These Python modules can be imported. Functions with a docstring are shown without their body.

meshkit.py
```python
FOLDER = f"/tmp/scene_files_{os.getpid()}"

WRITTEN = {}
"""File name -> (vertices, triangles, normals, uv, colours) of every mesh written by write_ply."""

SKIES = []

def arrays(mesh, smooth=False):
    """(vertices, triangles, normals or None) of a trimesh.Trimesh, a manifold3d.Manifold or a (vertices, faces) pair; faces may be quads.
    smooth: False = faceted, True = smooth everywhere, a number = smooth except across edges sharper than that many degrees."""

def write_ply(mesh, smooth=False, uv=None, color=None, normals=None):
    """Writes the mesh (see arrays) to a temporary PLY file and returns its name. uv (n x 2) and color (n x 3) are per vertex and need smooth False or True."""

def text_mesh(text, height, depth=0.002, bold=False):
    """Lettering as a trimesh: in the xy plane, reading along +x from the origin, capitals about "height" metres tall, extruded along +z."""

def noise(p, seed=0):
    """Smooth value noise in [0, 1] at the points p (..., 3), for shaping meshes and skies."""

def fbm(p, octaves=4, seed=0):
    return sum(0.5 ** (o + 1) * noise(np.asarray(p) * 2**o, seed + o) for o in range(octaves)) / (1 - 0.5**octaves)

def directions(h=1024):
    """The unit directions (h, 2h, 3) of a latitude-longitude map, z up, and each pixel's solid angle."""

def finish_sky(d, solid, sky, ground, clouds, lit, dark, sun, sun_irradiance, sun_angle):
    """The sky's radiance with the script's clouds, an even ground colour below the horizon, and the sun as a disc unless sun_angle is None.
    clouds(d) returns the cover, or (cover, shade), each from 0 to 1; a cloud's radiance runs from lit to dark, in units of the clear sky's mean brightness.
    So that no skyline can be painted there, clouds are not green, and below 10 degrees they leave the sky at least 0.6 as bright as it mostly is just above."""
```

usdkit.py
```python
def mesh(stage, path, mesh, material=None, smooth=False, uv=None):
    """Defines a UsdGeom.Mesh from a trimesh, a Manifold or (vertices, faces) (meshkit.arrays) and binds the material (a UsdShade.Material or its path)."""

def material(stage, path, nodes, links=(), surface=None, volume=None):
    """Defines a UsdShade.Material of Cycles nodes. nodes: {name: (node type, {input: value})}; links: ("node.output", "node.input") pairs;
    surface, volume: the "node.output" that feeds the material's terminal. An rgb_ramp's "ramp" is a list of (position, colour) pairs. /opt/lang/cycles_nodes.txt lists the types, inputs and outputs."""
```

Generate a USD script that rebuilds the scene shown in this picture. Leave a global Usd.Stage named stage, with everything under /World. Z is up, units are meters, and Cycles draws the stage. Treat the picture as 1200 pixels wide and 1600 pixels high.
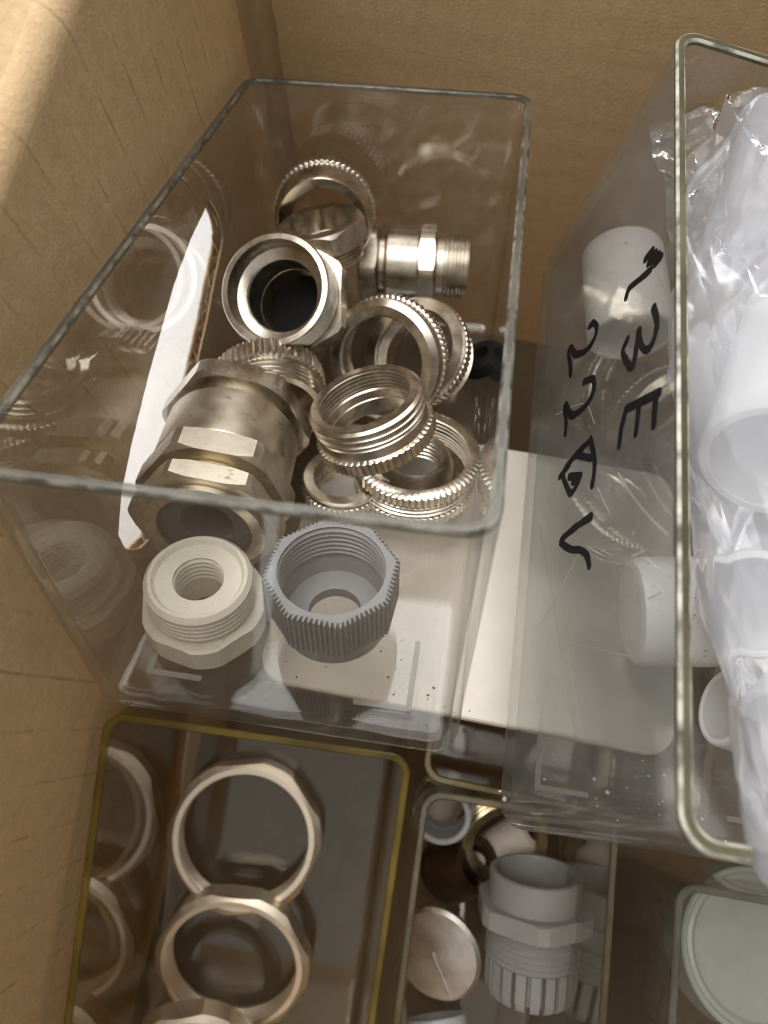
import math, random
import numpy as np, trimesh, manifold3d as m3
from shapely.geometry import Polygon, LineString, box as sbox
from shapely.ops import unary_union
from shapely import affinity
import usdkit
from meshkit import noise, fbm
from pxr import Usd, UsdGeom, UsdLux, UsdShade, Gf, Sdf, Vt

random.seed(7); RNG = np.random.RandomState(7)
stage = Usd.Stage.CreateInMemory()
UsdGeom.SetStageUpAxis(stage, 'Z'); UsdGeom.SetStageMetersPerUnit(stage, 1.0)
UsdGeom.Xform.Define(stage, '/World'); UsdGeom.Scope.Define(stage, '/World/Looks')
PI = math.pi
UP = np.array([0, 0, 0.46])                     # table top lies at z = 0, the camera 0.46 above it

def xf(prim, M):
    """M: 4x4 column-vector matrix"""
    UsdGeom.Xformable(prim).AddTransformOp().Set(Gf.Matrix4d(*[float(x) for x in np.asarray(M).T.ravel()]))

# ------------------------------------------------------------------ camera
RW = np.array([[0.981315, 0.185701, -0.05036], [0.192408, -0.947107, 0.256842], [0.0, -0.261733, -0.96514]])
cam = UsdGeom.Camera.Define(stage, '/World/camera')
M = np.eye(4); M[:3, :3] = np.stack([RW[:, 0], -RW[:, 1], -RW[:, 2]], 1); M[:3, 3] = UP
xf(cam, M)
cam.CreateFocalLengthAttr(6.9); cam.CreateHorizontalApertureAttr(6.9 * 1200 / 1180); cam.CreateVerticalApertureAttr(6.9 * 1600 / 1180)
cam.CreateFStopAttr(2.9); cam.CreateFocusDistanceAttr(0.222); cam.CreateClippingRangeAttr(Gf.Vec2f(0.005, 50))
cam.CreateExposureAttr(0.52)

# ------------------------------------------------------------------ lamps and added fill
def rect_light(name, pos, target, w, h, power, col):
    L = UsdLux.RectLight.Define(stage, '/World/' + name)
    L.CreateWidthAttr(w); L.CreateHeightAttr(h); L.CreateIntensityAttr(power); L.CreateColorAttr(Gf.Vec3f(*col))
    z = np.array(pos, float) - np.array(target, float); z /= np.linalg.norm(z)
    x = np.cross([0, 1, 0.01], z); x /= np.linalg.norm(x); y = np.cross(z, x)
    M = np.eye(4); M[:3, 0], M[:3, 1], M[:3, 2], M[:3, 3] = x, y, z, pos
    xf(L, M)
rect_light('ceiling_lamp', (-0.62, 0.22, 1.75), (0, 0.05, 0.2), 0.5, 0.5, 8.0, (1, 0.98, 0.95))
rect_light('ceiling_panel', (-0.06, 0.25, 1.95), (0.0, 0.10, 0.2), 1.5, 1.5, 2.3, (1, 0.985, 0.96))
rect_light('window_light', (-0.62, 1.45, 1.05), (-.02, 0.08, 0.25), 2.3, 1.9, 2.8, (0.98, 0.99, 1.0))
rect_light('front_fill', (-0.35, -1.55, 1.60), (-.02, 0.0, 0.15), 2.8, 2.2, 0.33, (1, 0.98, 0.95))  # unseen fill panel added in front to brighten the lock nuts
L = UsdLux.SphereLight.Define(stage, '/World/warm_bulb'); L.CreateRadiusAttr(0.03); L.CreateIntensityAttr(60); L.CreateColorAttr(Gf.Vec3f(1, .72, .38))
L.AddTranslateOp().Set((0.12, 0.9, 1.7))

def mat(name, nodes, links, surface):
    return usdkit.material(stage, '/World/Looks/' + name, nodes, links, surface=surface)
dome = UsdLux.DomeLight.Define(stage, '/World/room_light')
dm = mat('room_glow', {'b': ('background_shader', {'color': (1.0, 0.96, 0.90), 'strength': 0.06})}, [], 'b.background')
UsdShade.MaterialBindingAPI.Apply(dome.GetPrim()).Bind(dm)

# ------------------------------------------------------------------ materials
def plastic(name, col, rough=0.4, var=0.12, sss=0.0, dirt=0.0, bump=0.15, scale=900, spec=.45):
    n = {'g': ('texture_coordinate', {}), 'n': ('noise_texture', {'scale': 120, 'detail': 4}), 'f': ('noise_texture', {'scale': scale, 'detail': 3}),
         'r': ('rgb_ramp', {'ramp': [(0.3, tuple(c * (1 - var) for c in col)), (0.7, tuple(min(1, c * (1 + var * .5)) for c in col))]}),
         'v': ('noise_texture', {'scale': 700, 'detail': 2}), 'vr': ('rgb_ramp', {'ramp': [(0.66, (0, 0, 0)), (0.72, (dirt, dirt, dirt))]}),
         'm': ('mix_color', {'b': (0.08, 0.07, 0.055)}),
         'rr': ('map_range', {'to_min': rough - .08, 'to_max': rough + .1}),
         'b': ('bump', {'strength': bump, 'distance': 0.0002}),
         'p': ('principled_bsdf', {'specular_ior_level': spec, 'subsurface_weight': sss, 'subsurface_scale': 0.004, 'subsurface_radius': (1, .9, .8)})}
    l = [('g.object', 'n.vector'), ('g.object', 'f.vector'), ('g.object', 'v.vector'), ('n.fac', 'r.fac'), ('v.fac', 'vr.fac'), ('vr.color', 'm.fac'), ('r.color', 'm.a'), ('m.result', 'p.base_color'),
         ('n.fac', 'rr.value'), ('rr.result', 'p.roughness'), ('f.fac', 'b.height'), ('b.normal', 'p.normal')]
    return mat(name, n, l, 'p.BSDF')

def metal(name, c1, c2, rough=0.25, spots=0.0, bump=0.12):
    n = {'g': ('texture_coordinate', {}), 'n': ('noise_texture', {'scale': 90, 'detail': 5, 'roughness': .6}), 'mp': ('mapping', {'mapping_type': 'point', 'scale': (300, 300, 3500)}),
         'f': ('noise_texture', {'scale': 1, 'detail': 3}),
         'r': ('rgb_ramp', {'ramp': [(0.3, c1), (0.68, c2)]}),
         'v': ('noise_texture', {'scale': 260, 'detail': 3}), 'vr': ('rgb_ramp', {'ramp': [(0.64, (0, 0, 0)), (0.72, (spots, spots, spots))]}),
         'm': ('mix_color', {'b': (0.16, 0.11, 0.06)}),
         'rr': ('map_range', {'from_min': .3, 'from_max': .7, 'to_min': rough - .07, 'to_max': rough + .1}),
         'b': ('bump', {'strength': bump, 'distance': 0.00015}),
         'p': ('principled_bsdf', {'metallic': 1.0})}
    l = [('g.object', 'n.vector'), ('g.object', 'mp.vector'), ('mp.vector', 'f.vector'), ('g.object', 'v.vector'), ('n.fac', 'r.fac'), ('v.fac', 'vr.fac'), ('vr.color', 'm.fac'), ('r.color', 'm.a'),
         ('m.result', 'p.base_color'), ('n.fac', 'rr.value'), ('rr.result', 'p.roughness'), ('f.fac', 'b.height'), ('b.normal', 'p.normal')]
    return mat(name, n, l, 'p.BSDF')

def clear(name, tint, edge, haze, hazecol=(0.72, 0.70, 0.67), rough=0.03, scr=1.0, specks=True):
    """clear moulded polystyrene: see-through with a Fresnel reflection on both faces, faint scratches and dust"""
    n = {'g': ('geometry', {}), 't': ('texture_coordinate', {}), 'ior': ('mix_float', {'a': 1.55, 'b': 1 / 1.55}), 'fr': ('fresnel', {}),
         'lw': ('layer_weight', {'blend': 0.35}), 'tc': ('mix_color', {'a': tint, 'b': edge}), 'tr': ('transparent_bsdf', {}),
         'wn': ('noise_texture', {'scale': 22, 'detail': 1}), 'wb': ('bump', {'strength': 0.08, 'distance': 0.0006}),
         'gl': ('glossy_bsdf', {'color': (1, 1, 1), 'roughness': rough}), 'mx': ('mix_closure', {}),
         'df': ('diffuse_bsdf', {'color': hazecol}), 'tl': ('translucent_bsdf', {'color': hazecol}), 'hz': ('mix_closure', {'fac': 0.45}),
         # smudgy haze
         'sn': ('noise_texture', {'scale': 38, 'detail': 6, 'roughness': .65, 'distortion': .6}), 'sr': ('map_range', {'from_min': .3, 'from_max': .75, 'to_min': haze * .35, 'to_max': haze * 1.7, 'clamp': True}),
         # dust specks
         'v': ('voronoi_texture', {'scale': 420}), 'vn': ('noise_texture', {'scale': 60, 'detail': 2}), 'vr': ('rgb_ramp', {'ramp': [(0.0, (1, 1, 1)), (0.10, (0, 0, 0))]}),
         'vg': ('rgb_ramp', {'ramp': [(0.56, (0, 0, 0)), (0.66, (.5 * scr, .5 * scr, .5 * scr))]}), 'vm': ('math', {'math_type': 'multiply'}),
         # fine scratches
         'mp': ('mapping', {'mapping_type': 'point', 'rotation': (0.5, 0.3, 0.8), 'scale': (1, 22, 22)}), 'cn': ('noise_texture', {'scale': 42, 'detail': 2}),
         'cr': ('rgb_ramp', {'ramp': [(0.495, (0, 0, 0)), (0.5, (.2 * scr, .2 * scr, .2 * scr)), (0.505, (0, 0, 0))]}), 'cg': ('rgb_ramp', {'ramp': [(0.52, (0, 0, 0)), (0.62, (1, 1, 1))]}),
         'cm': ('math', {'math_type': 'multiply'}),
         'a1': ('math', {'math_type': 'add'}), 'a2': ('math', {'math_type': 'add', 'use_clamp': True}), 'out': ('mix_closure', {})}
    l = [('g.backfacing', 'ior.fac'), ('ior.result', 'fr.IOR'), ('lw.facing', 'tc.fac'), ('tc.result', 'tr.color'),
         ('t.object', 'wn.vector'), ('wn.fac', 'wb.height'), ('wb.normal', 'gl.normal'), ('wb.normal', 'fr.normal'), ('fr.fac', 'mx.fac'), ('tr.BSDF', 'mx.closure1'), ('gl.BSDF', 'mx.closure2'),
         ('df.BSDF', 'hz.closure1'), ('tl.BSDF', 'hz.closure2'),
         ('t.object', 'sn.vector'), ('sn.fac', 'sr.value'), ('t.object', 'v.vector'), ('t.object', 'vn.vector'), ('v.distance', 'vr.fac'), ('vn.fac', 'vg.fac'), ('vr.color', 'vm.value1'), ('vg.color', 'vm.value2'),
         ('t.object', 'mp.vector'), ('mp.vector', 'cn.vector'), ('cn.fac', 'cr.fac'), ('vn.fac', 'cg.fac'), ('cr.color', 'cm.value1'), ('cg.color', 'cm.value2'),
         ('sr.result', 'a1.value1'), ('vm.value', 'a1.value2'), ('a1.value', 'a2.value1'), ('cm.value', 'a2.value2'), ('a2.value', 'out.fac'), ('mx.closure', 'out.closure1'), ('hz.closure', 'out.closure2')]
    if not specks:
        for k in ('v', 'vn', 'vr', 'vg', 'vm', 'mp', 'cn', 'cr', 'cg', 'cm', 'a1', 'a2', 'wn', 'wb'): n.pop(k)
        l = [q for q in l if q[0].split('.')[0] in n and q[1].split('.')[0] in n] + [('sr.result', 'out.fac')]
    return mat(name, n, l, 'out.closure')

def rimmat(name, col, trans=0.35, rough=0.22, jagged=0):
    lo, hi, cs = (.25, 1.7, 170) if jagged else (.6, 1.35, 40)  # noise tone paints uneven edge glow and broken highlights on the rims
    n = {'t': ('texture_coordinate', {}), 'n': ('noise_texture', {'scale': 650, 'detail': 3}), 'b': ('bump', {'strength': .35, 'distance': .0004}),
         'c': ('noise_texture', {'scale': cs, 'detail': 4}), 'r': ('rgb_ramp', {'ramp': [(0.36, tuple(x * lo for x in col)), (0.64, tuple(min(1, x * hi) for x in col))]}),
         'p': ('principled_bsdf', {'roughness': rough, 'specular_ior_level': .6}), 'tr': ('transparent_bsdf', {'color': tuple(min(1, .35 + x) for x in col)}), 'm': ('mix_closure', {'fac': trans})}
    l = [('t.object', 'n.vector'), ('t.object', 'c.vector'), ('c.fac', 'r.fac'), ('r.color', 'p.base_color'), ('n.fac', 'b.height'), ('b.normal', 'p.normal'), ('p.BSDF', 'm.closure1'), ('tr.BSDF', 'm.closure2')]
    return mat(name, n, l, 'm.closure')

def cardboard(name, axis, dark=1.0, line=.36):
    """kraft cardboard: fibres, mottling, and thin creases that run along the flutes (axis = the coordinate across the flutes)"""
    sc = {'y': ((1, 105, 1)), 'x': ((105, 1, 1)), 'z': ((1.5, 1.5, 110))}[axis]
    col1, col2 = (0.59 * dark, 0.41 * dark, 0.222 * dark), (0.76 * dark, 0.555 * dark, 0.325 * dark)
    n = {'t': ('texture_coordinate', {}), 'n': ('noise_texture', {'scale': 240, 'detail': 9, 'roughness': .8}), 'r': ('rgb_ramp', {'ramp': [(0.3, col1), (0.7, col2)]}),
         'fb': ('noise_texture', {'scale': 900, 'detail': 4}), 'fr': ('rgb_ramp', {'ramp': [(0.58, (0, 0, 0)), (0.72, (.5, .5, .5))]}), 'fm': ('mix_color', {'b': (0.82 * dark, 0.66 * dark, 0.44 * dark)}),
         
         'cr': ('rgb_ramp', {'ramp': [(0.984, (0, 0, 0)), (0.998, (1, 1, 1))]}),
         'gn': ('noise_texture', {'scale': 40, 'detail': 6, 'roughness': .7}), 'gr': ('rgb_ramp', {'ramp': [(0.44, (0, 0, 0)), (0.60, (line, line, line))]}), 'cm': ('math', {'math_type': 'multiply'}),
         'm': ('mix_color', {'b': (0.15 * dark, 0.075 * dark, 0.03 * dark)}),
         'sub': ('math', {'math_type': 'subtract'}), 'wv': ('wave_texture', {'bands_direction': 'z' if axis == 'z' else axis, 'scale': 19.6, 'distortion': .25, 'detail': 1.0, 'detail_scale': 1.0}),
         'wb': ('bump', {'strength': .10, 'distance': .0006}), 'wm': ('map_range', {'to_min': .975, 'to_max': 1.01}), 'wc': ('vector_math', {'math_type': 'scale'}), 'b': ('bump', {'strength': .45, 'distance': .0004}), 'p': ('principled_bsdf', {'roughness': .8, 'specular_ior_level': .25})}
    l = [('t.object', 'n.vector'), ('t.object', 'fb.vector'), ('t.object', 'gn.vector'), ('n.fac', 'r.fac'), ('fb.fac', 'fr.fac'), ('fr.color', 'fm.fac'), ('r.color', 'fm.a'),
         ('wv.fac', 'cr.fac'), ('gn.fac', 'gr.fac'), ('cr.color', 'cm.value1'), ('gr.color', 'cm.value2'), ('cm.value', 'm.fac'), ('fm.result', 'm.a'), ('m.result', 'wc.vector1'), ('t.object', 'wv.vector'), ('wv.fac', 'wm.value'), ('wm.result', 'wc.scale'), ('wc.vector', 'p.base_color'), ('wv.fac', 'wb.height'), ('wb.normal', 'b.normal'),
         ('fb.fac', 'sub.value1'), ('cm.value', 'sub.value2'), ('sub.value', 'b.height'), ('b.normal', 'p.normal')]
    return mat(name, n, l, 'p.BSDF')

NICKEL = metal('nickel', (0.52, 0.46, 0.375), (0.71, 0.65, 0.56), 0.27, .35)
NICKEL_WORN = metal('worn_nickel', (0.52, 0.45, 0.35), (0.69, 0.62, 0.51), 0.40, .5, .25)
BRASS_IN = metal('brass_inside', (0.50, 0.40, 0.22), (0.68, 0.58, 0.40), 0.3)
ZINC = metal('yellow_zinc', (0.85, 0.71, 0.61), (0.88, 0.80, 0.62), 0.42, .15)
TINNED = metal('dull_tin', (0.54, 0.48, 0.42), (0.72, 0.66, 0.59), 0.38, .2)
CREAM = plastic('cream_plastic', (0.70, 0.655, 0.54), .42, .08, .15, .35)
BLUEGREY = plastic('blue_grey_plastic', (0.245, 0.255, 0.268), .42, .08)
SHADED_GREY = plastic('shaded_grey_plastic', (0.21, 0.198, 0.18), .45, .06)  # grey lowered to hold the shade cast by the bins above
LIGHTGREY = plastic('light_grey_plastic', (0.36, 0.365, 0.37), .4, .06)
WHITE = plastic('white_plastic', (0.70, 0.69, 0.675), .35, .04, .1)
WHITE_CLEAN = plastic('clean_white_plastic', (0.86, 0.845, 0.82), .35, .04, .1, .5)
TRAYW = plastic('off_white_plastic', (0.80, 0.74, 0.66), .45, .04)
DUSKY = plastic('dusky_plastic', (0.48, 0.41, 0.34), .45, .06)
GREYSEAL = plastic('grey_rubber', (0.075, 0.073, 0.07), .6, .1, spec=.2)
RUBBER = plastic('black_rubber', (0.010, 0.010, 0.011), .6, .1, spec=.15)
BROWN = plastic('brown_bakelite', (0.035, 0.016, 0.007), .3, .5, scale=300, bump=.5)
MILKY = plastic('milky_plastic', (0.27, 0.285, 0.25), .35, .05, .2)
TABLE = plastic('white_laminate', (0.84, 0.85, 0.88), .5, .03)
INK = mat('marker_ink', {'t': ('texture_coordinate', {}), 'n': ('noise_texture', {'scale': 900, 'detail': 3}), 'r': ('rgb_ramp', {'ramp': [(.35, (.004, .004, .005)), (.75, (.014, .013, .017))]}), 'p': ('principled_bsdf', {'roughness': .5, 'specular_ior_level': .15})},
          [('t.object', 'n.vector'), ('n.fac', 'r.fac'), ('r.color', 'p.base_color')], 'p.BSDF')
CLEAR = clear('clear_plastic', (0.985, 0.983, 0.975), (0.82, 0.81, 0.79), 0.016)
CLEAR_LOW = clear('dull_clear_plastic', (0.96, 0.95, 0.93), (0.72, 0.70, 0.66), 0.02, specks=False)
CLEAR_WORN = clear('worn_clear_plastic', (0.968, 0.97, 0.962), (0.77, 0.775, 0.76), 0.055, (0.70, 0.715, 0.715), scr=1.5)
YCLEAR = clear('yellowed_clear_plastic', (0.93, 0.90, 0.83), (0.70, 0.62, 0.42), 0.02, specks=False)
EMBOSS = clear('moulded_line_plastic', (0.9, 0.9, 0.88), (0.7, 0.7, 0.68), 0.40, rough=.12, specks=False)

RIM_GREY = rimmat('rim_grey', (0.20, 0.19, 0.155), .6)
RIM_HIGHLIGHT = rimmat('painted_rim_highlight', (0.46, 0.445, 0.375), .35, .3, 1)  # lighter strips put the bevel highlights into the edge colour
RIM_HIGHLIGHT_DIM = rimmat('dim_painted_rim_highlight', (0.26, 0.25, 0.21), .55, .3, 1)
RIM_OLIVE = rimmat('rim_olive', (0.105, 0.098, 0.06), .2)
RIM_YELLOW = rimmat('rim_yellow', (0.18, 0.125, 0.018), .45)
RIM_FAINT = rimmat('rim_faint', (0.14, 0.11, 0.05), .6)
KRAFT_RAW = plastic('raw_fluting', (.62, .45, .28), .8, .15, spec=.1)
KRAFT_Y, KRAFT_X, KRAFT_FLOOR_SHADE = cardboard('kraft_side', 'y'), cardboard('kraft_back', 'z', 1.0, .12), cardboard('kraft_floor_shade', 'x', .15)  # floor copy darkened so its colour carries the shadow under the bins
def bagmat(name, tr, col, bump, scale, rough=.16):
    n = {'t': ('texture_coordinate', {}), 'n': ('noise_texture', {'type': 'ridged_multifractal', 'scale': scale, 'detail': 4, 'distortion': .8}), 'b': ('bump', {'strength': bump, 'distance': .002}),
         'd': ('diffuse_bsdf', {'color': col}), 'l': ('translucent_bsdf', {'color': col}), 'dl': ('mix_closure', {'fac': .5}), 'tr': ('transparent_bsdf', {'color': (.97, .97, .98)}), 'm1': ('mix_closure', {'fac': tr}),
         'g': ('glossy_bsdf', {'color': (1, 1, 1), 'roughness': rough}), 'lw': ('layer_weight', {'blend': .22}), 'm2': ('mix_closure', {})}
    l = [('t.object', 'n.vector'), ('n.fac', 'b.height'), ('b.normal', 'g.normal'), ('b.normal', 'd.normal'), ('d.BSDF', 'dl.closure1'), ('l.BSDF', 'dl.closure2'), ('dl.closure', 'm1.closure1'), ('tr.BSDF', 'm1.closure2'),
         ('b.normal', 'lw.normal'), ('lw.fresnel', 'm2.fac'), ('m1.closure', 'm2.closure1'), ('g.BSDF', 'm2.closure2')]
    return mat(name, n, l, 'm2.closure')
BAG = bagmat('milky_film', .56, (0.70, 0.72, 0.775), .05, 60, .16)
FILM = bagmat('thin_clear_film', .78, (0.85, 0.86, 0.9), .05, 120, .10)

# ------------------------------------------------------------------ scene graph helpers
def numbered(path):
    if not stage.GetPrimAtPath(path): return path
    k = 1
    while stage.GetPrimAtPath(f'{path}_{k:03d}'): k += 1
    return f'{path}_{k:03d}'
def tag(p, label=None, cat=None, group=None, kind=None):
    p = p.GetPrim() if hasattr(p, 'GetPrim') else p
    for k, v in (('label', label), ('category', cat), ('group', group), ('kind', kind)):
        if v: p.SetCustomDataByKey(k, v)
    return p
def frame(pos, axis=(0, 0, 1), spin=0.0, hint=(1, 0, 0.001)):
    z = np.array(axis, float); z /= np.linalg.norm(z)
    x = np.array(hint, float); x -= x @ z * z
    if np.linalg.norm(x) < .2: x = np.array([0, 1.0, 0]); x -= x @ z * z
    x /= np.linalg.norm(x); y = np.cross(z, x)
    c, s = math.cos(spin), math.sin(spin)
    M = np.eye(4); M[:3, 0], M[:3, 1], M[:3, 2], M[:3, 3] = c * x + s * y, c * y - s * x, z, np.array(pos) + UP
    return M
def thing(name, label, cat, M, group=None):
    x = UsdGeom.Xform.Define(stage, numbered('/World/' + name)); xf(x, M)
    return tag(x, label, cat, group)
def part(parent, name, mesh, material, smooth=32, label=None):
    m = usdkit.mesh(stage, numbered(f'{parent.GetPath()}/{name}'), mesh, material, smooth=smooth)
    if label: tag(m, label)
    return m.GetPrim()
def solo(name, mesh, material, label, cat, smooth=32, group=None, kind=None, M=None):
    m = usdkit.mesh(stage, numbered('/World/' + name), mesh, material, smooth=smooth)
    if M is not None: xf(m, M)
    return tag(m, label, cat, group, kind)

# ------------------------------------------------------------------ shape helpers
def lathe(prof, n=112, mod=None):
    """closed (r, z) profile, counter-clockwise seen with r to the right; mod(theta, j) scales the radius of profile point j"""
    prof = np.array(prof, float); k = len(prof)
    th = np.arange(n) / n * 2 * PI
    r = np.repeat(prof[:, 0][None], n, 0)
    if mod is not None: r = r + mod(th)[:, :k]
    v = np.stack([r * np.cos(th)[:, None], r * np.sin(th)[:, None], np.repeat(prof[:, 1][None], n, 0)], -1).reshape(-1, 3)
    i, j = np.meshgrid(np.arange(n), np.arange(k), indexing='ij'); i2, j2 = (i + 1) % n, (j + 1) % k
    q = np.stack([i * k + j, i2 * k + j, i2 * k + j2, i * k + j2], -1).reshape(-1, 4)
    f = np.vstack([q[:, [0, 1, 2]], q[:, [0, 2, 3]]])
    m = trimesh.Trimesh(v, f, process=False)
    if m.volume < 0: m.invert()
    return m
def thr(r, z0, z1, pitch=.0015, d=.0008):
    """outer thread profile from z0 to z1"""
    n = max(1, int(round((z1 - z0) / pitch))); p = (z1 - z0) / n; out = []
    for k in range(n):
        a = z0 + k * p
        out += [(r - d, a + .06 * p), (r - d, a + .22 * p), (r, a + .5 * p), (r, a + .68 * p)]
    return out + [(r - d, z1)]
def ring(ro, ri, z0, z1, c=.0005):
    return lathe([(ri + c, z0), (ro - c, z0), (ro, z0 + c), (ro, z1 - c), (ro - c, z1), (ri + c, z1), (ri, z1 - c), (ri, z0 + c)])
def knurl(ro, ri, z0, z1, teeth=60, d=.0007, c=.0008, bore_thread=False):
    prof = [(ri + .0004, z0), (ro - c - d, z0), (ro, z0 + c), (ro, z1 - c), (ro - c - d, z1), (ri + .0004, z1)]
    prof += thr_in(ri, z0, z1) if bore_thread else [(ri, z1 - .0004), (ri, z0 + .0004)]
    K = len(prof); n = teeth * 6
    def mod(th):
        ph = (np.arange(n) % 6) / 6
        s = np.clip(np.abs(ph * 2 - 1) * 2.6 - .35, 0, 1)          # 1 = crest, 0 = root
        o = np.zeros((n, K)); o[:, 2] = o[:, 3] = -d * (1 - s); return o
    return lathe(prof, n, mod)
def thr_in(ri, z0, z1, pitch=.0016, d=.0009):
    """inner thread, run downwards from z1 to z0"""
    return [(2 * ri - r, z) for r, z in thr(ri, z0, z1, pitch, d)][::-1]
def threaded(ro, ri, z0, z1, pitch=.0015, inner=False, d=.0008):
    prof = [(ri + .0003, z0), (ro - d, z0)] + thr(ro, z0 + .0002, z1 - .0002, pitch, d) + [(ro - d, z1), (ri + .0003, z1)]
    prof += thr_in(ri, z0 + .0003, z1 - .0003) if inner else [(ri, z1 - .0003), (ri, z0 + .0003)]
    return lathe(prof)
def hexring(af, z0, z1, bore, cor=1.06, sides=6, c=.0010, n=144):
    """hexagonal collar with turned corner chamfers and a bore"""
    R = af / 2 / math.cos(PI / sides); h = z1 - z0
    poly = m3.CrossSection([[(R * math.cos(2 * PI * k / sides), R * math.sin(2 * PI * k / sides)) for k in range(sides)]])
    H = poly.extrude(h).translate((0, 0, z0))
    Rc = af / 2 * cor
    cone = m3.CrossSection([[(0, z0), (Rc - 2 * c, z0), (Rc, z0 + c), (Rc, z1 - c), (Rc - 2 * c, z1), (0, z1)]]).revolve(n)
    out = H ^ cone
    if bore: out = out - m3.Manifold.cylinder(h + .01, bore, bore, n).translate((0, 0, z0 - .005))
    return out
def rr(w, l, r, n=7):
    pts = []
    for cx, cy, a in ((w / 2 - r, l / 2 - r, 0), (-w / 2 + r, l / 2 - r, PI / 2), (-w / 2 + r, -l / 2 + r, PI), (w / 2 - r, -l / 2 + r, 1.5 * PI)):
        for k in range(n + 1):
            t = a + PI / 2 * k / n; pts.append((cx + r * math.cos(t), cy + r * math.sin(t)))
    return np.array(pts)
def loft(loops, cap0=False, cap1=False, close=False):
    n = len(loops[0]); v = np.vstack(loops); f = []
    K = len(loops)
    for k in range(K if close else K - 1):
        a, b = k * n, ((k + 1) % K) * n
        for i in range(n):
            j = (i + 1) % n; f += [(a + i, a + j, b + j), (a + i, b + j, b + i)]
    for c, k, s in ((cap0, 0, -1), (cap1, K - 1, 1)):
        if c:
            v = np.vstack([v, loops[k].mean(0)]); m = len(v) - 1
            for i in range(n):
                j = (i + 1) % n; f.append((k * n + i, k * n + j, m) if s > 0 else (k * n + j, k * n + i, m))
    return trimesh.Trimesh(v, np.array(f), process=False)
def bin_meshes(W, L, H, T=.0026, rv=.0075, rb=.006, taper=.01, rimh=.0016):
    def lp(z, inset):
        d = taper * (H - z) + inset
        xy = rr(W - 2 * d, L - 2 * d, max(rv - inset * .8, .002)); return np.column_stack([xy, np.full(len(xy), z)])
    o = [lp(rb * (1 - math.cos(t)), rb * (1 - math.sin(t))) for t in np.linspace(0, PI / 2, 7)] + [lp(H - rimh, 0)]
    ri = rb - T * .6
    i = [lp(H - rimh, T)] + [lp(T + ri * (1 - math.cos(t)), T + ri * (1 - math.sin(t))) for t in np.linspace(PI / 2, 0, 6)]
    outer, inner = loft(o, cap0=True), loft(i, cap1=True)
    body = trimesh.util.concatenate([outer, inner])
    z0 = H - rimh; c = .0005
    rim = loft([lp(z0, 0), lp(H - c, 0), lp(H, c), lp(H, T - c), lp(H - c, T), lp(z0, T)])
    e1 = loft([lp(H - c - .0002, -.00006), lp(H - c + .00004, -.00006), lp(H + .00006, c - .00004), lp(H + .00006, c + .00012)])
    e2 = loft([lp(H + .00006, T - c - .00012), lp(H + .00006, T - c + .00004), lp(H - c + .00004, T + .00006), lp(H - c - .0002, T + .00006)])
    return body, rim, trimesh.util.concatenate([e1, e2])
def slab(poly, t):
    return trimesh.creation.extrude_polygon(poly, t, engine='earcut')
def lmark(sx):
    a = .0017
    p = unary_union([sbox(0, 0, .0175, a), sbox(0, 0, a, .0245)]).buffer(-.0004).buffer(.0004)
    m = slab(p, .0005)
    if sx < 0: m.apply_scale([-1, 1, 1]); m.invert()
    return m
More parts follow.
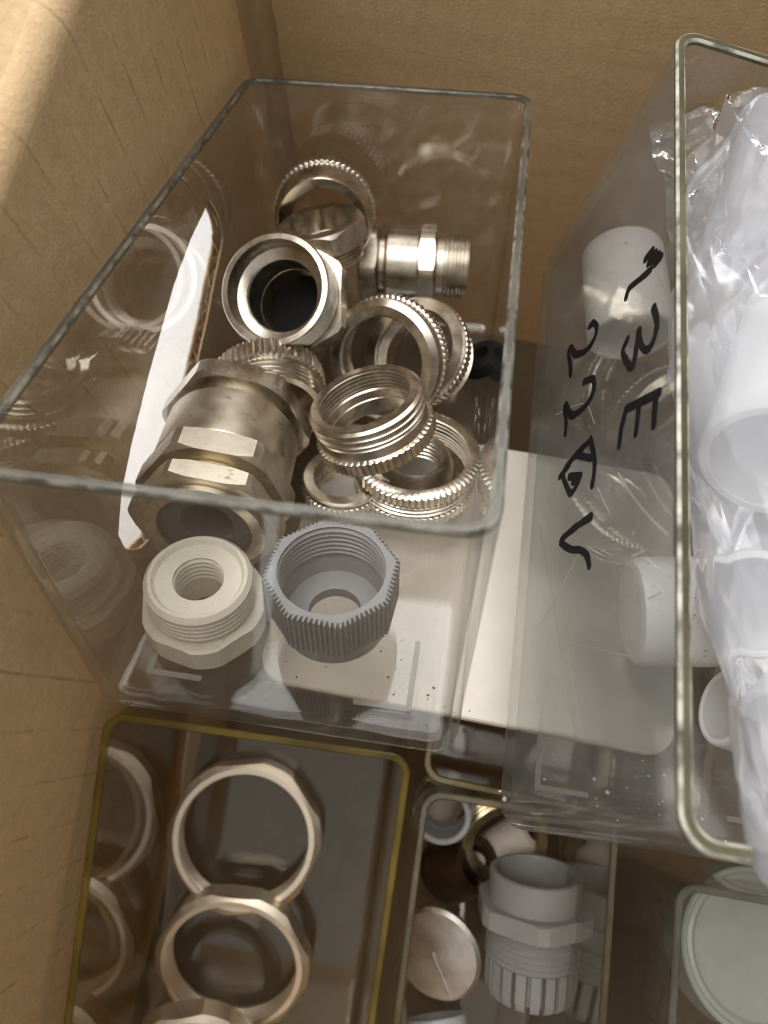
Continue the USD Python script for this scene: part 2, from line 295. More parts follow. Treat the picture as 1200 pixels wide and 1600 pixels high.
def jitter(poly, amp, step=.002, seed=1):
    """a worn edge"""
    L = poly.exterior.length; pts = [poly.exterior.interpolate(d) for d in np.arange(0, L, step)]
    p = np.array([(q.x, q.y, seed) for q in pts]); o = np.column_stack([noise(p * 600, seed), noise(p * 600, seed + 5)]) - .5
    return Polygon(p[:, :2] + o * amp * 2).buffer(0)

# ------------------------------------------------------------------ the setting: table under the box
tb = trimesh.creation.box((1.6, 1.4, .03)); tb.apply_translation((-.1, 0, -.015))
solo('table_top', tb, TABLE, 'bright white table top under and beside the cardboard box', None, kind='structure', smooth=False)

# ------------------------------------------------------------------ cardboard box
WZ0, WZ1 = .006, .319       # walls stand on the table; the fold is at .319
bx = thing('cardboard_box', 'brown corrugated cardboard box holding all the clear bins', 'box', np.eye(4))
XL, YB = -.101, .256
hole = Polygon([(.1725, -.2445), (.150, -.2385), (.1304, -.236), (.1104, -.2372), (.0953, -.2378), (.0703, -.2409), (.0546, -.2444), (.0417, -.252), (.0385, -.262), (.042, -.276), (.0488, -.2845), (.07, -.2845), (.095, -.2835), (.1159, -.2815),
                (.1402, -.2775), (.155, -.2735), (.1665, -.2715), (.1731, -.2695), (.1755, -.262), (.1748, -.2525)])
hole = affinity.translate(hole, 0, UP[2])
def on_left(poly, x0, t):        # (y, z) polygon to a slab at x0..x0+t
    m = slab(poly, t); v = m.vertices.copy(); m.vertices = np.column_stack([v[:, 2] + x0, v[:, 0], v[:, 1]]); return m
wall = sbox(-.31, WZ0, .2350, WZ1)
part(bx, 'side_liner', on_left(wall.difference(jitter(hole, .00022, .0012, 2)), XL - .0008, .0008), KRAFT_Y, False)
part(bx, 'outer_liner', on_left(wall.difference(jitter(hole.buffer(.0006), .0004, .0015, 4)), XL - .0048, .0008), KRAFT_Y, False)
wave = LineString([(y, XL - .0028 + .00125 * math.sin(y * 2 * PI / .0072) + .0003 * math.sin(y * 300)) for y in np.arange(-.02, .22, .0006)]).buffer(.00022)
wv = slab(wave, .12); v = wv.vertices.copy()
top = UP[2] + np.interp(v[:, 0], [.03, .0488, .0953, .1159, .1402, .1665, .1745, .18, .19], [-.262, -.2858, -.285, -.2832, -.279, -.2735, -.262, -.25, -.25])
top += (noise(np.column_stack([v[:, 0] * 500, v[:, 1] * 900, v[:, 0] * 0]), 3) - .6) * .003
wv.vertices = np.column_stack([v[:, 1], v[:, 0], np.where(v[:, 2] > .06, top, top - .06)])
part(bx, 'flute', wv, KRAFT_RAW, False)
# the bend round the corner into the back wall, then the back wall with its raw edge
bend = [(XL - .0060, .2330), (XL - .0075, .2400), (XL - .0080, .2500), (XL - .0065, .2570), (XL - .0020, .2615), (XL + .006, .2632), (XL + .035, .2640)]
part(bx, 'corner_bend', slab(LineString(bend).buffer(.0022, cap_style=2), .313).apply_translation((0, 0, WZ0)), KRAFT_Y, 40)
def on_back(poly, y0, t):
    m = slab(poly, t); v = m.vertices.copy(); m.vertices = np.column_stack([v[:, 0], y0 + t - v[:, 2], v[:, 1]]); return m
part(bx, 'back_wall', on_back(jitter(sbox(-.0940, WZ0, .30, .322).segmentize(.0015), .0007, .0016, 6), .254, .0045), KRAFT_X, False)
# flap folded outwards along the crease, rounded fold
fold = [(XL - .0024, WZ1 - .001)] + [(XL - .0024 - .007 * (1 - math.cos(t)), WZ1 + .007 * math.sin(t)) for t in np.linspace(.1, 1.15, 28)]
e = fold[-1]; fold += [(e[0] - .040, e[1] + .028)]
fl = slab(LineString(fold).buffer(.0024, cap_style=2), .56); v = fl.vertices.copy(); fl.vertices = np.column_stack([v[:, 0], .2475 - v[:, 2], v[:, 1]])
part(bx, 'flap', fl, KRAFT_Y, 40)
bf = slab(LineString([(.2562, .3225), (.2575, .327), (.262, .331), (.30, .345), (.345, .350)]).buffer(.0022, cap_style=2), .39); v = bf.vertices.copy()
bf.vertices = np.column_stack([v[:, 2] - .092, v[:, 0], v[:, 1]]); part(bx, 'flap', bf, KRAFT_X, 40)
part(bx, 'floor_panel', trimesh.creation.box((.41, .58, .004)).apply_translation((.1, -.03, .004)), KRAFT_FLOOR_SHADE, False)
part(bx, 'right_wall', trimesh.creation.box((.0045, .56, .316)).apply_translation((.305, -.03, .164)), KRAFT_Y, False)
part(bx, 'front_wall', trimesh.creation.box((.39, .0045, .21)).apply_translation((.105, -.312, .111)), KRAFT_X, False)

# ------------------------------------------------------------------ bins
def mat4(R, T):
    M = np.eye(4); M[:3, :3] = R; M[:3, 3] = np.array(T) + UP
    # re-orthonormalise
    u, _, vt = np.linalg.svd(M[:3, :3]); M[:3, :3] = u @ vt; return M
B1 = mat4([[0.99661, -0.01678, -0.08049], [0.05023, 0.89928, 0.43448], [0.06509, -0.43705, 0.89708]], [-0.03323, 0.0848, -0.27856])
B2 = mat4([[0.98283, -0.04929, 0.17779], [0.02634, 0.99127, 0.12917], [-0.1826, -0.12227, 0.97555]], [0.08609, 0.08251, -0.26763])
B3 = mat4([[0.99825, -0.04885, 0.0332], [0.05612, 0.95973, -0.27528], [-0.01842, 0.27666, 0.96079]], [-0.04063, -0.08947, -0.40581])
def yaw(x, y, z, a=0.0):
    return mat4([[math.cos(a), -math.sin(a), 0], [math.sin(a), math.cos(a), 0], [0, 0, 1]], (x, y, z))
def make_bin(label, M, dims, body_m, rim_m, marks=True, T=.0026, name='storage_bin'):
    t = thing(name, label, 'bin', M, 'clear plastic storage bins')
    b, r, re_ = bin_meshes(*dims, T=T)
    part(t, 'bin_body', b, body_m, 30); part(t, 'rim', r, rim_m, 40)
    if marks: part(t, 'rim_highlight', re_, RIM_HIGHLIGHT if rim_m is RIM_OLIVE else RIM_HIGHLIGHT_DIM, 40)
    if marks:
        W, L, H = dims
        for sx, x in ((1, -W / 2 + .0122), (-1, W / 2 - .0155)):
            m = lmark(sx); m.apply_translation((x, -L / 2 + .0130, T + .0001)); part(t, 'moulded_corner_mark', m, EMBOSS, False)
    return t
DIM = (.11, .2156, .1029)
make_bin('clear bin full of nickel cable glands and knurled rings, tipped backwards', B1, DIM, CLEAR, RIM_GREY)
b2 = make_bin('clear bin with black handwriting, tilted over white pipe fittings', B2, DIM, CLEAR_WORN, RIM_OLIVE, T=.0028)
make_bin('yellow-edged bin holding large yellow zinc lock nuts', B3, DIM, YCLEAR, RIM_YELLOW, marks=False)
make_bin('dim lower bin holding the grey plastic gland with slotted fingers', yaw(.0590, -.1280, -.392, .045), (.071, .2156, .1029), CLEAR_LOW, RIM_FAINT, marks=False)
make_bin('lower right bin holding a round milky cap', yaw(.1670, -.1400, -.385, .03), (.11, .2156, .1029), CLEAR_LOW, RIM_GREY, marks=False)
make_bin('yellow-edged bin mostly hidden under the pale tray', yaw(.0700, .0207, -.397, .0), (.105, .080, .1029), YCLEAR, RIM_YELLOW, marks=False)

# handwriting on the outside of the tilted bin, in (y, z) of its side wall
GLYPHS = [[[(.037, .0876), (.0369, .0909)], [(.0342, .0893), (.0348, .0925)], [(.0332, .091), (.0329, .0941)], [(.0313, .0926), (.0312, .0953)]],
 [[(.0311, .0902), (.0325, .0848), (.0339, .0796), (.0336, .0778), (.032, .077)]],
 [[(.0178, .092), (.0127, .0936), (.0089, .0929), (.0068, .0903), (.0081, .0876), (.0115, .0855), (.0158, .0845), (.0126, .0838), (.0076, .0824), (.0071, .0807), (.0108, .078), (.0151, .076), (.0173, .0786)]],
 [[(.039, .053), (.0381, .0563), (.0343, .0588), (.0313, .0564), (.0314, .0509), (.0349, .0436), (.0401, .0394), (.0394, .0376), (.0338, .0395), (.0288, .0407)]],
 [[(.02, .0515), (.0172, .0576), (.0131, .0585), (.0107, .0551), (.011, .0486), (.0131, .0426), (.0192, .0383), (.0183, .0372), (.0126, .0391), (.0084, .0391)]],
 [[(-.0088, .0947), (-.0071, .0884), (-.0045, .0787), (-.0088, .0764), (-.0136, .0754)], [(-.0074, .0853), (-.0112, .0847), (-.0144, .084)], [(-.0089, .0936), (-.0129, .0929), (-.0164, .0926)]],
 [[(-.0032, .0579), (-.0033, .0501), (-.004, .0424), (-.0058, .0391), (-.0108, .0421), (-.015, .046), (-.0137, .0502)], [(-.0032, .0579), (-.0092, .0605), (-.0135, .0613), (-.0184, .0603)], [(-.0056, .0367), (-.0046, .0436)], [(-.0088, .0441), (-.012, .0521)], [(-.0118, .0467), (-.0134, .0512)], [(-.0039, .0491), (-.0095, .059)]],
 [[(-.0277, .0602), (-.0273, .0507), (-.0279, .0409), (-.0298, .0423), (-.0332, .0482), (-.0355, .0546), (-.0384, .0588), (-.0418, .0606)]]]
def curve(pts, n=8):
    p = np.array(pts); 
    if len(p) < 3: return p
    out = []
    P = np.vstack([2 * p[0] - p[1], p, 2 * p[-1] - p[-2]])
    for i in range(1, len(P) - 2):
        for t in np.linspace(0, 1, n, endpoint=False):
            a, b, c, d = P[i - 1], P[i], P[i + 1], P[i + 2]
            out.append(.5 * (2 * b + (c - a) * t + (2 * a - 5 * b + 4 * c - d) * t * t + (3 * b - a - 3 * c + d) * t ** 3))
    return np.array(out + [p[-1]])
for gi, g in enumerate(GLYPHS):
    polys = []
    for si, st in enumerate(g):
        c = curve(st) if gi not in (5,) else curve(st, 1); n = len(c)
        wd = [.00095 + .00055 * fbm(np.array([k * .35, gi, si]), 2, gi) for k in range(n)]
        if gi == 0: wd = [.0013] * n
        for k in range(n - 1): polys.append(LineString([c[k], c[k + 1]]).buffer(wd[k] if k % 2 == 0 else wd[k] * .95, 4))
    U = unary_union(polys)
    U = Polygon(U.exterior, U.interiors) if U.geom_type == 'Polygon' else U
    ms = []
    for poly in getattr(U, 'geoms', [U]):
        m = slab(poly, .00008); v = m.vertices.copy()
        x = -.055 + .01 * (.1029 - v[:, 1]) - .00012 - v[:, 2]
        m.vertices = np.column_stack([x, v[:, 0], v[:, 1]]); m.invert(); ms.append(m)
    part(b2, 'handwritten_mark', trimesh.util.concatenate(ms), INK, False)

# scratches in the worn wall, chips and grit lying in the bins
for pts, wd in (([(-.0212, .0752), (-.0309, .0831), (-.0387, .0906), (-.0461, .0986)], .00022), ([(-.0208, .0639), (-.0317, .0718)], .00015),
                ([(-.0462, .0837), (-.0466, .0886)], .0004), ([(-.0584, .0911), (-.0583, .0962)], .0003), ([(.02, .03), (.012, .052), (.001, .060)], .00012), ([(-.05, .03), (-.035, .055)], .00012), ([(-.06, .05), (-.07, .085)], .00015)):
    m = slab(LineString(curve(pts)).buffer(wd), .00006); v = m.vertices.copy()
    m.vertices = np.column_stack([-.055 + .01 * (.1029 - v[:, 1]) - .0001 - v[:, 2], v[:, 0], v[:, 1]]); m.invert(); part(b2, 'scratch', m, EMBOSS, False)
def grit(M, spots, n, size, seed, spread):
    r = np.random.RandomState(seed); ms = []
    for k in range(n):
        c = spots[r.randint(len(spots))]; q = trimesh.creation.icosphere(1, 1.0); q.vertices *= size * (.3 + .9 * r.rand()) * (.5 + r.rand(3)); q.vertices += (r.rand(*q.vertices.shape) - .5) * size * .4
        q.apply_translation((c[0] + r.randn() * spread, c[1] + r.randn() * spread, .0028 + size * .3)); ms.append(q)
    m = trimesh.util.concatenate(ms); m.apply_transform(M); return m
solo('dirt_crumbs', grit(B1, [(.0475, -.0918), (.0374, -.0815), (.0037, -.0846), (.016, -.0955), (.0326, -.0965), (.045, -.090)], 38, .00028, 5, .006), RUBBER, 'dark crumbs of dirt on the floor of the tipped bin', None, kind='stuff', smooth=False)
solo('plastic_shavings', grit(B2, [(-.0023, -.0877), (-.0141, -.0965), (-.0215, -.0975), (-.0437, -.0952), (.0054, -.0946)], 30, .00045, 6, .007), WHITE, 'white plastic shavings at the front of the handwritten bin', None, kind='stuff', smooth=False)

# pale shallow tray lid under the two upper bins
tw, tl = .146, .116
M = frame((.026, .061, -.2850), (-.03, .26, .966))
tray = thing('tray_lid', 'pale flat rounded tray lid under the two upper bins', 'tray', M)
def lpz(w, l, r, z): xy = rr(w, l, r); return np.column_stack([xy, np.full(len(xy), z)])
part(tray, 'lid_plate', loft([lpz(tw - .002, tl - .002, .009, -.004), lpz(tw, tl, .010, -.003), lpz(tw, tl, .010, -.0006), lpz(tw - .0012, tl - .0012, .0094, 0)], True, True), TRAYW, 40)

# ------------------------------------------------------------------ fittings in the tipped bin
GR = 'nickel fittings heaped in the tipped bin'
# big gland lying along the bin
t = thing('cable_gland', 'largest nickel gland lying on its side behind the cream reducer', 'cable gland', frame((-.0671, .0464, -.2335), (-.094, .889, -.449), .10), GR)
part(t, 'hex_nut', hexring(.0440, .0, .0070, .0175, 1.13), NICKEL_WORN, 17)
part(t, 'sealing_face', ring(.0195, .0150, -.002, .0, .0004), NICKEL)
part(t, 'groove_neck', ring(.0190, .016, .0070, .0112), BRASS_IN)
part(t, 'hex_collar', hexring(.0460, .0112, .0205, .0175, 1.12), NICKEL_WORN, 17)
part(t, 'gland_body', lathe([(.016, .0205), (.0228, .0205), (.0232, .0212), (.0232, .0415), (.0226, .0422), (.0198, .0424), (.0198, .0460), (.016, .0460)]), NICKEL_WORN)
part(t, 'dome_hex', hexring(.0474, .0460, .0545, .0165, 1.12), NICKEL, 17)
part(t, 'bore_fill', ring(.0170, .0085, .0012, .03), GREYSEAL)

t = thing('knurled_ring', 'knurled ring with bright thread lodged behind the largest gland', 'ring nut', frame((-.0655, .1092, -.2600), (-.326, .888, -.325)), GR)
part(t, 'knurled_rim', knurl(.0212, .0165, -.0055, .003, 56, .00065), NICKEL)
part(t, 'thread', threaded(.0198, .0165, -.0145, -.0080, .0022), NICKEL)
part(t, 'collar', ring(.0195, .0165, -.0080, -.0055), NICKEL)

t = thing('cable_gland', 'gland with wide open threaded mouth facing up', 'cable gland', frame((-.0662, .1356, -.237), (.167, .311, -.935), .35), GR)
part(t, 'mouth', lathe([(.0178, .0), (.0197, .0), (.0202, .0006)] + thr(.0202, .0016, .0115, .0016, .0007) + [(.0195, .0125), (.0132, .0125), (.0132, .0088), (.0140, .0080), (.0168, .0066), (.0174, .0050)]), NICKEL)
part(t, 'hex_collar', hexring(.0420, .0125, .0205, .0132, 1.12), NICKEL, 17)
part(t, 'gland_body', ring(.0190, .0132, .0205, .036), BRASS_IN)
part(t, 'bore_fill', lathe([(.0001, .033), (.0132, .033), (.0132, .036), (.0001, .036)]), RUBBER)  # closed black disc put in for the darkness deep in the bore

t = thing('cable_gland', 'hex ended gland half hidden under the topmost ring', 'cable gland', frame((-.0585, .1720, -.2470), (.263, -.466, -.845), .0), GR)
part(t, 'hex_collar', hexring(.0315, -.001, .0075, .0115, 1.12), NICKEL, 17)
part(t, 'thread', threaded(.0148, .0115, .0075, .0125, .0017), NICKEL)
part(t, 'end_ring', ring(.0140, .0115, .0125, .0145), NICKEL)

t = thing('knurled_ring', 'topmost knurled ring leaning on the back wall of the tipped bin', 'ring nut', frame((-.0596, .1794, -.2576), (-.164, .825, -.541)), GR)
part(t, 'bevelled_ring', lathe([(.0128, .0030), (.0176, -.0012), (.0186, .0), (.0196, .0040), (.0196, .0105), (.0128, .0105)]), NICKEL)
part(t, 'knurled_rim', knurl(.0206, .0128, .0105, .0165, 56, .00065), NICKEL)

t = thing('cable_gland', 'gland lying crosswise against the back right corner', 'cable gland', frame((-.0480, .1904, -.2965), (.992, .122, .03), .3), GR)
part(t, 'dome_hex', hexring(.0300, .0, .0085, .010, 1.09), NICKEL, 17)
part(t, 'groove_neck', ring(.0128, .010, .0085, .0115), NICKEL)
part(t, 'gland_body', lathe([(.010, .0115), (.0136, .0115), (.0144, .0125), (.0144, .0255), (.010, .0255)]), NICKEL)
part(t, 'hex_collar', hexring(.0305, .0255, .0335, .010, 1.09), NICKEL, 17)
part(t, 'neck', ring(.0125, .010, .0335, .0375), NICKEL)
part(t, 'thread', threaded(.0138, .010, .0375, .0475, .0015), NICKEL)

t = thing('knurled_ring', 'tilted knurled ring leaning above the black seal', 'ring nut', frame((-.0260, .1250, -.2572), (.324, .621, -.713)), GR)
part(t, 'bevelled_ring', lathe([(.0172, .0), (.0205, .0), (.0228, .0020), (.0228, .0062), (.0172, .0062), (.0165, .0050), (.0165, .0010)]), NICKEL)
part(t, 'knurled_rim', knurl(.0236, .0180, .0062, .0112, 64, .00065, bore_thread=True), NICKEL)

t = thing('knurled_ring', 'knurled ring tucked close behind the tilted ring near the black seal', 'ring nut', frame((-.0158, .1397, -.2724), (.44, .215, -.872)), GR)
part(t, 'flange', ring(.0222, .0165, .0, .0022, .0007), NICKEL)
part(t, 'knurled_rim', knurl(.0222, .0165, .0022, .0080, 60, .00065, bore_thread=True), NICKEL)
part(t, 'thread', threaded(.0200, .0165, .0080, .0150, .0018), NICKEL)

t = thing('threaded_reducer', 'threaded reducer perched on other rings, mouth tipped toward the large gland', 'reducer', frame((-.0268, .1009, -.2356), (.365, -.451, -.814)), GR)
part(t, 'thread', threaded(.0200, .0160, .0, .0080, .0026, True, .0012), NICKEL)
part(t, 'collar', ring(.0196, .0158, .0080, .0120, .0005), NICKEL)
part(t, 'knurled_rim', knurl(.0212, .0158, .0118, .0180, 56, .00065), NICKEL)

t = thing('threaded_reducer', 'stepped reducer lying flat with its small threaded bore facing up', 'reducer', frame((-.0065, .093, -.2573), (.08, -.434, -.897)), GR)
part(t, 'knurled_rim', knurl(.0236, .0188, .0, .0052, 64, .00065, bore_thread=True), NICKEL)
part(t, 'thread', threaded(.0226, .0188, .0052, .0115, .0021, True, .001), NICKEL)
part(t, 'lower_knurl', knurl(.0226, .0135, .0115, .0170, 60, .00065), NICKEL)
part(t, 'reducing_sleeve', lathe([(.0104, .0015), (.0114, .0008), (.0128, .0030), (.0150, .0095), (.0188, .0110), (.0188, .0140), (.0108, .0140)] + thr_in(.0104, .0020, .0138, .0019, .001)), NICKEL)

t = thing('knurled_ring', 'smallest knurled ring lying flat beside the stepped reducer', 'ring nut', frame((-.0308, .0799, -.2598), (.08, -.434, -.897)), GR)
part(t, 'flange', ring(.0148, .0100, .0, .0025, .0007), NICKEL)
part(t, 'knurled_rim', knurl(.0152, .0100, .0025, .0072, 44, .0008), NICKEL)
part(t, 'thread', threaded(.0142, .0100, .0072, .0120, .0016), NICKEL)

solo('rubber_seal', lathe([(.0045, -.003), (.0085, -.003), (.0095, -.0015), (.0095, .0035), (.0085, .0045), (.0045, .0045)]), RUBBER, 'black rubber seal by the right wall of the tipped bin', 'seal', M=frame((.0125, .1553, -.2986), (.55, -.385, -.741)))

t = thing('hex_reducer', 'cream plastic hex reducer at the front of the tipped bin', 'reducer', frame((-.0633, .0294, -.2260), (.03, -.409, -.912), .18))
part(t, 'hex_base', hexring(.0372, .0125, .0228, .0075, 1.05, c=.0005), CREAM, 17)
part(t, 'thread', lathe([(.0078, .0012), (.0130, .0012), (.0140, -.0004), (.0150, -.0004), (.0164, .0012), (.0164, .0022)] + thr(.0164, .0024, .0112, .0022, .0011) + [(.0150, .0118), (.0150, .0126), (.0078, .0126)] + thr_in(.0074, .0018, .0122, .0019, .0008)), CREAM)

# blue-grey ribbed nut: rounded octagon outside, threaded bore
t = thing('ribbed_nut', 'blue grey ribbed plastic nut beside the cream reducer', 'nut', frame((-.0233, .0384, -.2195), (.08, -.434, -.897)) @ np.diag([1, 1, .89, 1]))
n = 640; th = np.arange(n) / n * 2 * PI
sq = Polygon([(math.cos(a) * .0208, math.sin(a) * .0208) for a in np.arange(8) * PI / 4 + PI / 8 + .06]).buffer(-.003).buffer(.003)
pts = np.array([sq.exterior.interpolate(d / n, normalized=True).coords[0] for d in range(n)])
if Polygon(pts).exterior.is_ccw is False: pts = pts[::-1]
dist = np.arange(n) / n
nr = pts / np.linalg.norm(pts, axis=1)[:, None]
rib = np.clip(np.abs(((dist * 80) % 1) * 2 - 1) * 1.9 - .45, 0, 1)
P2 = lambda inset, z, k=0: np.column_stack([pts - nr * (inset + k * (1 - rib)[:, None] * .0009), np.full(n, z)])
circ = lambda r, z: np.column_stack([r * nr, np.full(n, z)])
part(t, 'ribbed_body', loft([circ(.0162, 0.0), P2(.0014, .0), P2(.0, .0008, 1), P2(.0, .0190, 1), circ(.0180, .0200), circ(.0170, .0285), circ(.0160, .0300), circ(.0088, .0300), circ(.0084, .0290), circ(.0084, .0245), circ(.0150, .0235)] +
     [circ(r, z) for r, z in thr_in(.0158, .0010, .0150, .0024, .0010)] , close=True), BLUEGREY, 35)

# ------------------------------------------------------------------ white fittings in the tilted bin
def coupler(name, label, M, R, L, T, m=WHITE, closed=False, group='white pipe fittings in the tilted bin', flare=0.0):
    t = thing(name, label, 'pipe fitting', M, group)
    ro = lambda s: R * (1 - flare * s)
    prof = [(R - T + .0004, 0), (R - .0006, 0), (R, .0006), (ro(.5), L * .5), (ro(1), L - .003), (ro(1) - .0008, L - .0012), (ro(1) - .003, L)]
    prof += [(.00005, L), (.00005, L - T), (R - T - .001, L - T - .001), (R - T, L * .7), (R - T, .0004)] if closed else [(ro(1) - T, L), (R - T - .0008, L * .55), (R - T, L * .5), (R - T, .0004)]
    part(t, 'sleeve', lathe(prof, 96), m); return t
coupler('pipe_sleeve', 'white sleeve lying behind the handwriting, open end forward', frame((.0637, .1508, -.2531), np.array((.0573, .1886, -.257)) - np.array((.0637, .1508, -.2531))), .0158, .0400, .0022, WHITE_CLEAN, flare=.03)
coupler('pipe_sleeve', 'white sleeve crossing under the olive rim, open end right', frame((.0868, .0469, -.2169), np.array((.0688, .0435, -.2183)) - np.array((.0868, .0469, -.2169))), .0158, .0235, .0018, WHITE_CLEAN, closed=True)
coupler('pipe_sleeve', 'white pipe sleeve with open mouth inside the plastic bag', frame((.0835, .0782, -.1781), (.28, .86, -.36)), .0180, .070, .0028)
coupler('pipe_sleeve', 'small white sleeve pointing up inside the lower bag', frame((.0853, .0441, -.1869), (.3, .3, -.9)), .0135, .03, .002)
coupler('pipe_sleeve', 'white sleeve in the front end of the bag', frame((.0890, .0124, -.1731), (.55, .6, -.3)), .0130, .03, .002)
coupler('pipe_sleeve', 'white sleeve poking out below the bag by the front rim', frame((.0880, .0200, -.2080), (.9, -.1, -.2)), .0105, .03, .0018)

# bag
def hull_bag(balls):
    parts = []
    for c, r in balls:
        parts.append(m3.Manifold.sphere(r, 24).translate(tuple(np.array(c) + UP)))
    return m3.Manifold.batch_hull(parts)
L1 = [((.0656, .1676, -.2023), .004), ((.0758, .1815, -.1784), .008), ((.0745, .1160, -.1806), .0185), ((.0768, .0755, -.170), .0170), ((.0757, .050, -.166), .0125), ((.1021, .14, -.1803), .03), ((.1068, .045, -.1715), .03)]
L2 = [((.0757, .050, -.166), .0125), ((.0762, .0231, -.1551), .008), ((.0735, .0045, -.1475), .007), ((.0750, -.0103, -.1465), .005), ((.1068, .035, -.1715), .03), ((.099, -.0036, -.1556), .018)]
bagm = (hull_bag(L1) + hull_bag(L2)).refine_to_length(.0013)
mm = bagm.to_mesh(); bg = trimesh.Trimesh(mm.vert_properties[:, :3], mm.tri_verts, process=True)
trimesh.smoothing.filter_taubin(bg, iterations=14)
v = bg.vertices; nrm = bg.vertex_normals
def facets(p, n, seed, amp, stretch=(1, 1, 1)):
    """piecewise linear heights between random points: flat facets with sharp creases, as crumpled film has"""
    from scipy.interpolate import LinearNDInterpolator
    r = np.random.RandomState(seed); p = np.asarray(p) * stretch; lo, hi = p.min(0) - .01, p.max(0) + .01
    c = [[(lo, hi)[(k >> d) & 1][d] for d in range(3)] for k in range(8)]
    P = np.vstack([lo + (hi - lo) * r.rand(n, 3), c]); return LinearNDInterpolator(P, amp * (r.rand(len(P)) - .5))(p)
def ridge(p, s, seed): return 1 - np.abs(2 * noise(p * s, seed) - 1)
dsp = facets(v, 260, 3, .0050, (1, .7, 1)) + facets(v, 2600, 4, .0022, (1, .5, 1)) * np.clip((noise(v * 35, 9) - .35) * 3, 0, 1) - .0025 * (fbm(v * 38, 2, 13) - .4)
bg.vertices = v + nrm * dsp[:, None]
bagt = thing('plastic_bag', 'crumpled milky plastic bag bulging out of the tilted bin', 'bag', np.eye(4))
part(bagt, 'pouch', bg, BAG, 16)
q = [np.array(x) + UP for x in ((.0434, .1852, -.1892), (.0787, .1905, -.171), (.0906, .1298, -.1878), (.0596, .1428, -.2013))]
NX, NY = 90, 70; vv = []
for j in range(NY):
    for i in range(NX):
        s, t_ = i / (NX - 1), j / (NY - 1)
        p = (1 - t_) * ((1 - s) * q[0] + s * q[1]) + t_ * ((1 - s) * q[3] + s * q[2]); vv.append(p)
vv = np.array(vv)
vv[:, 2] += facets(vv, 60, 31, .014) + facets(vv, 400, 32, .006) - .001
edge = (fbm(vv * 60, 2, 24) - .5)[:, None] * .008
vv += edge * np.array([1, .6, 0])
ff = [];
for j in range(NY - 1):
    for i in range(NX - 1):
        a = j * NX + i; ff += [(a, a + 1, a + NX + 1), (a, a + NX + 1, a + NX)]
part(bagt, 'loose_flap', trimesh.Trimesh(vv, ff, process=False), FILM, 9)

# ------------------------------------------------------------------ lock nuts in the yellow-edged bin
def b3(l): return (B3 @ np.array([*l, 1]))[:3] - UP
def b3d(a): return B3[:3, :3] @ np.array(a, float)
def locknut(label, pos, axis, spin, r=.0372, bore=.0308, h=.0112):
    t = thing('lock_nut', label, 'lock nut', frame(pos, axis, spin), 'zinc lock nuts in the yellow-edged bin')
    part(t, 'hex_ring', hexring(r * 1.87, 0, h, bore, 1.05, c=.0016, n=128), ZINC, 17)
    part(t, 'inner_thread', lathe([(bore + .0002, .0006)] + [(bore + .0002, h - .0006)] + thr_in(bore - .0006, .0010, h - .0010, .002, .0008), 128), ZINC)
    return t
locknut('large zinc lock nut nearest the back of the yellow-edged bin', b3((-.0130, .0270, .0035)), b3d((0.02, .05, 1)), .25)
locknut('large zinc lock nut resting on the edge of another lock nut', b3((-.0100, -.0290, .0075)), b3d((.0, -.14, 1)), .10)
locknut('lock nut lying uppermost at the front of the yellow-edged bin', b3((-.0190, -.0640, .0260)), b3d((.1, -.25, 1)), .3, .0300, .022)

# ------------------------------------------------------------------ contents of the lower middle bin
t = thing('cable_gland', 'grey plastic gland with hex collar and slotted clamping fingers', 'cable gland', frame((.0735, -.0480, -.340), (.12, -.97, -.20), .52) @ np.diag([1.0, 1.0, .79, 1]))
part(t, 'collar', lathe([(.0165, 0), (.0180, 0), (.0188, .0006), (.0188, .0150), (.0160, .0150), (.0155, .010), (.0160, .0008)]), SHADED_GREY)
part(t, 'hex_flange', hexring(.0440, .0150, .0245, .0150, 1.10, c=.0006), SHADED_GREY, 17)
part(t, 'thread', threaded(.0192, .0150, .0245, .0425, .0029, d=.0010), SHADED_GREY)
part(t, 'inner_sleeve', ring(.0149, .0128, .0420, .0595), SHADED_GREY)
for k in range(20):
    a0, a1 = 2 * PI * (k + .17) / 20, 2 * PI * (k + .83) / 20
    ang = np.linspace(a0, a1, 5)
    sec = lambda ri, ro, z: np.array([(ro * math.cos(a), ro * math.sin(a), z) for a in ang] + [(ri * math.cos(a), ri * math.sin(a), z) for a in ang[::-1]])
    part(t, 'finger', loft([sec(.0150, .0186, .0425), sec(.0150, .0186, .0560), sec(.0148, .0176, .0600), sec(.0146, .0160, .0615)], True, True), SHADED_GREY, 30)
t = thing('grey_ring', 'light grey plastic ring standing in the lower middle bin', 'ring', frame((.0320, -.0354, -.345), (.1, .25, -.95)))
part(t, 'sleeve', ring(.0125, .0100, 0, .012, .0006), LIGHTGREY)
part(t, 'collar', ring(.0135, .0100, .012, .02, .0006), LIGHTGREY)
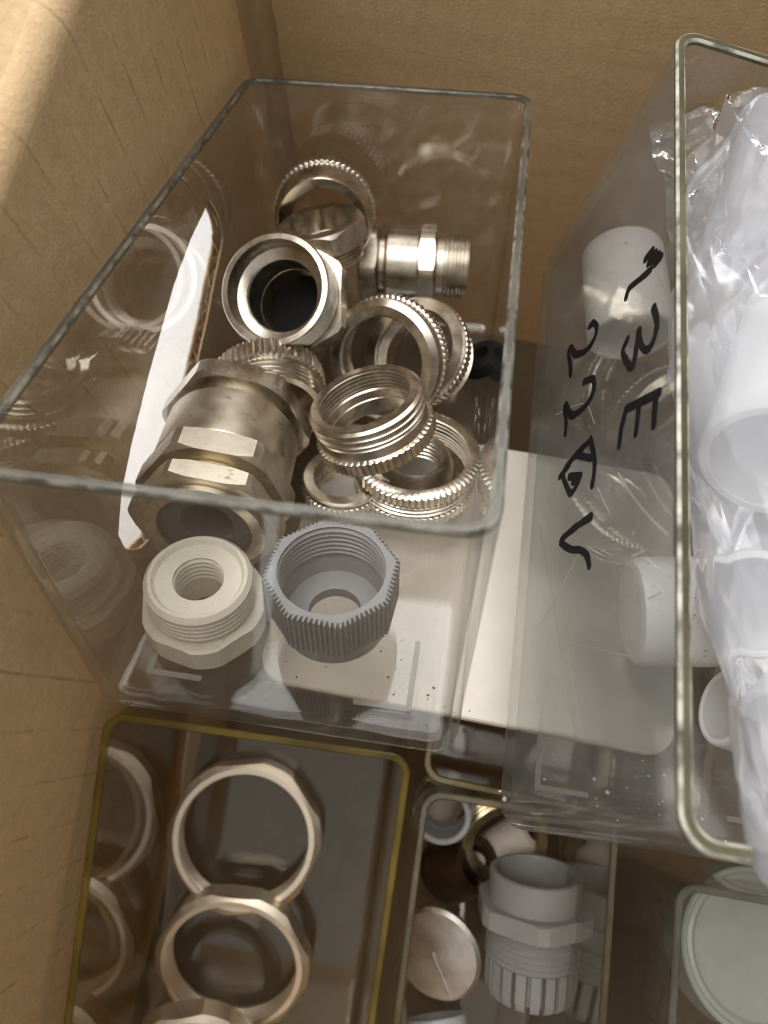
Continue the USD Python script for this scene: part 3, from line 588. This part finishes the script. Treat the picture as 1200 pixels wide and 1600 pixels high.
t = thing('pipe_elbow', 'dark brown glossy fitting under the grey ring', 'pipe fitting', frame((.0400, -.0620, -.385), (.5, .3, .8)))
part(t, 'bent_body', lathe([(.009, 0), (.013, 0), (.0155, .006), (.0140, .016), (.0120, .026), (.009, .026)]), BROWN)
t = thing('threaded_ring', 'dull gold threaded ring partly under the tilted bin', 'ring nut', frame((.0640, -.0440, -.362), (-.2, .35, -.92)))
part(t, 'thread', threaded(.0195, .0150, 0, .010, .0028, True, .0012), BRASS_IN); part(t, 'flange', ring(.0225, .0150, .010, .014), BRASS_IN)
t = thing('blanking_disc', 'pale metal disc with a raised line leaning in the lower middle bin', 'disc', frame((.0400, -.0890, -.352), (-.35, -.30, .89), -.95))
part(t, 'disc', lathe([(.0001, -.0020), (.0175, -.0020), (.0190, -.001), (.0190, .0005), (.0175, .0020), (.010, .0030), (.0001, .0034)]), TINNED)
part(t, 'raised_line', trimesh.creation.cylinder(.0007, segment=[[-.002, 0, .0034], [.0170, 0, .0022]], sections=10), TINNED)
t = coupler('pipe_sleeve', 'light grey sleeve cut off by the lower picture edge under the disc', frame((.0460, -.1180, -.372), (.3, -.9, .2)), .0130, .03, .002, LIGHTGREY, group='loose sleeves in the lower middle bin')
t = coupler('pipe_sleeve', 'pale sleeve behind the brown fitting', frame((.0560, -.0560, -.385), (.6, .6, .3)), .0100, .03, .002, DUSKY, group='loose sleeves in the lower middle bin')
t = coupler('pipe_sleeve', 'pale sleeve at the left wall below the grey ring', frame((.0310, -.0480, -.388), (.2, .9, .3)), .0100, .03, .002, DUSKY, group='loose sleeves in the lower middle bin')
# milky cap in the lower right bin
t = thing('round_cap', 'round milky cap in the lower right bin', 'cap', frame((.152, -.0560, -.316), (.05, .12, .99)))
part(t, 'dished_top', lathe([(.0001, -.001), (.0240, -.001), (.0262, .0002), (.0262, .0016), (.0245, .0022), (.0230, .0010), (.0001, .0006)], 128), MILKY)
part(t, 'skirt', ring(.0285, .0262, -.014, .0030, .0008), MILKY)
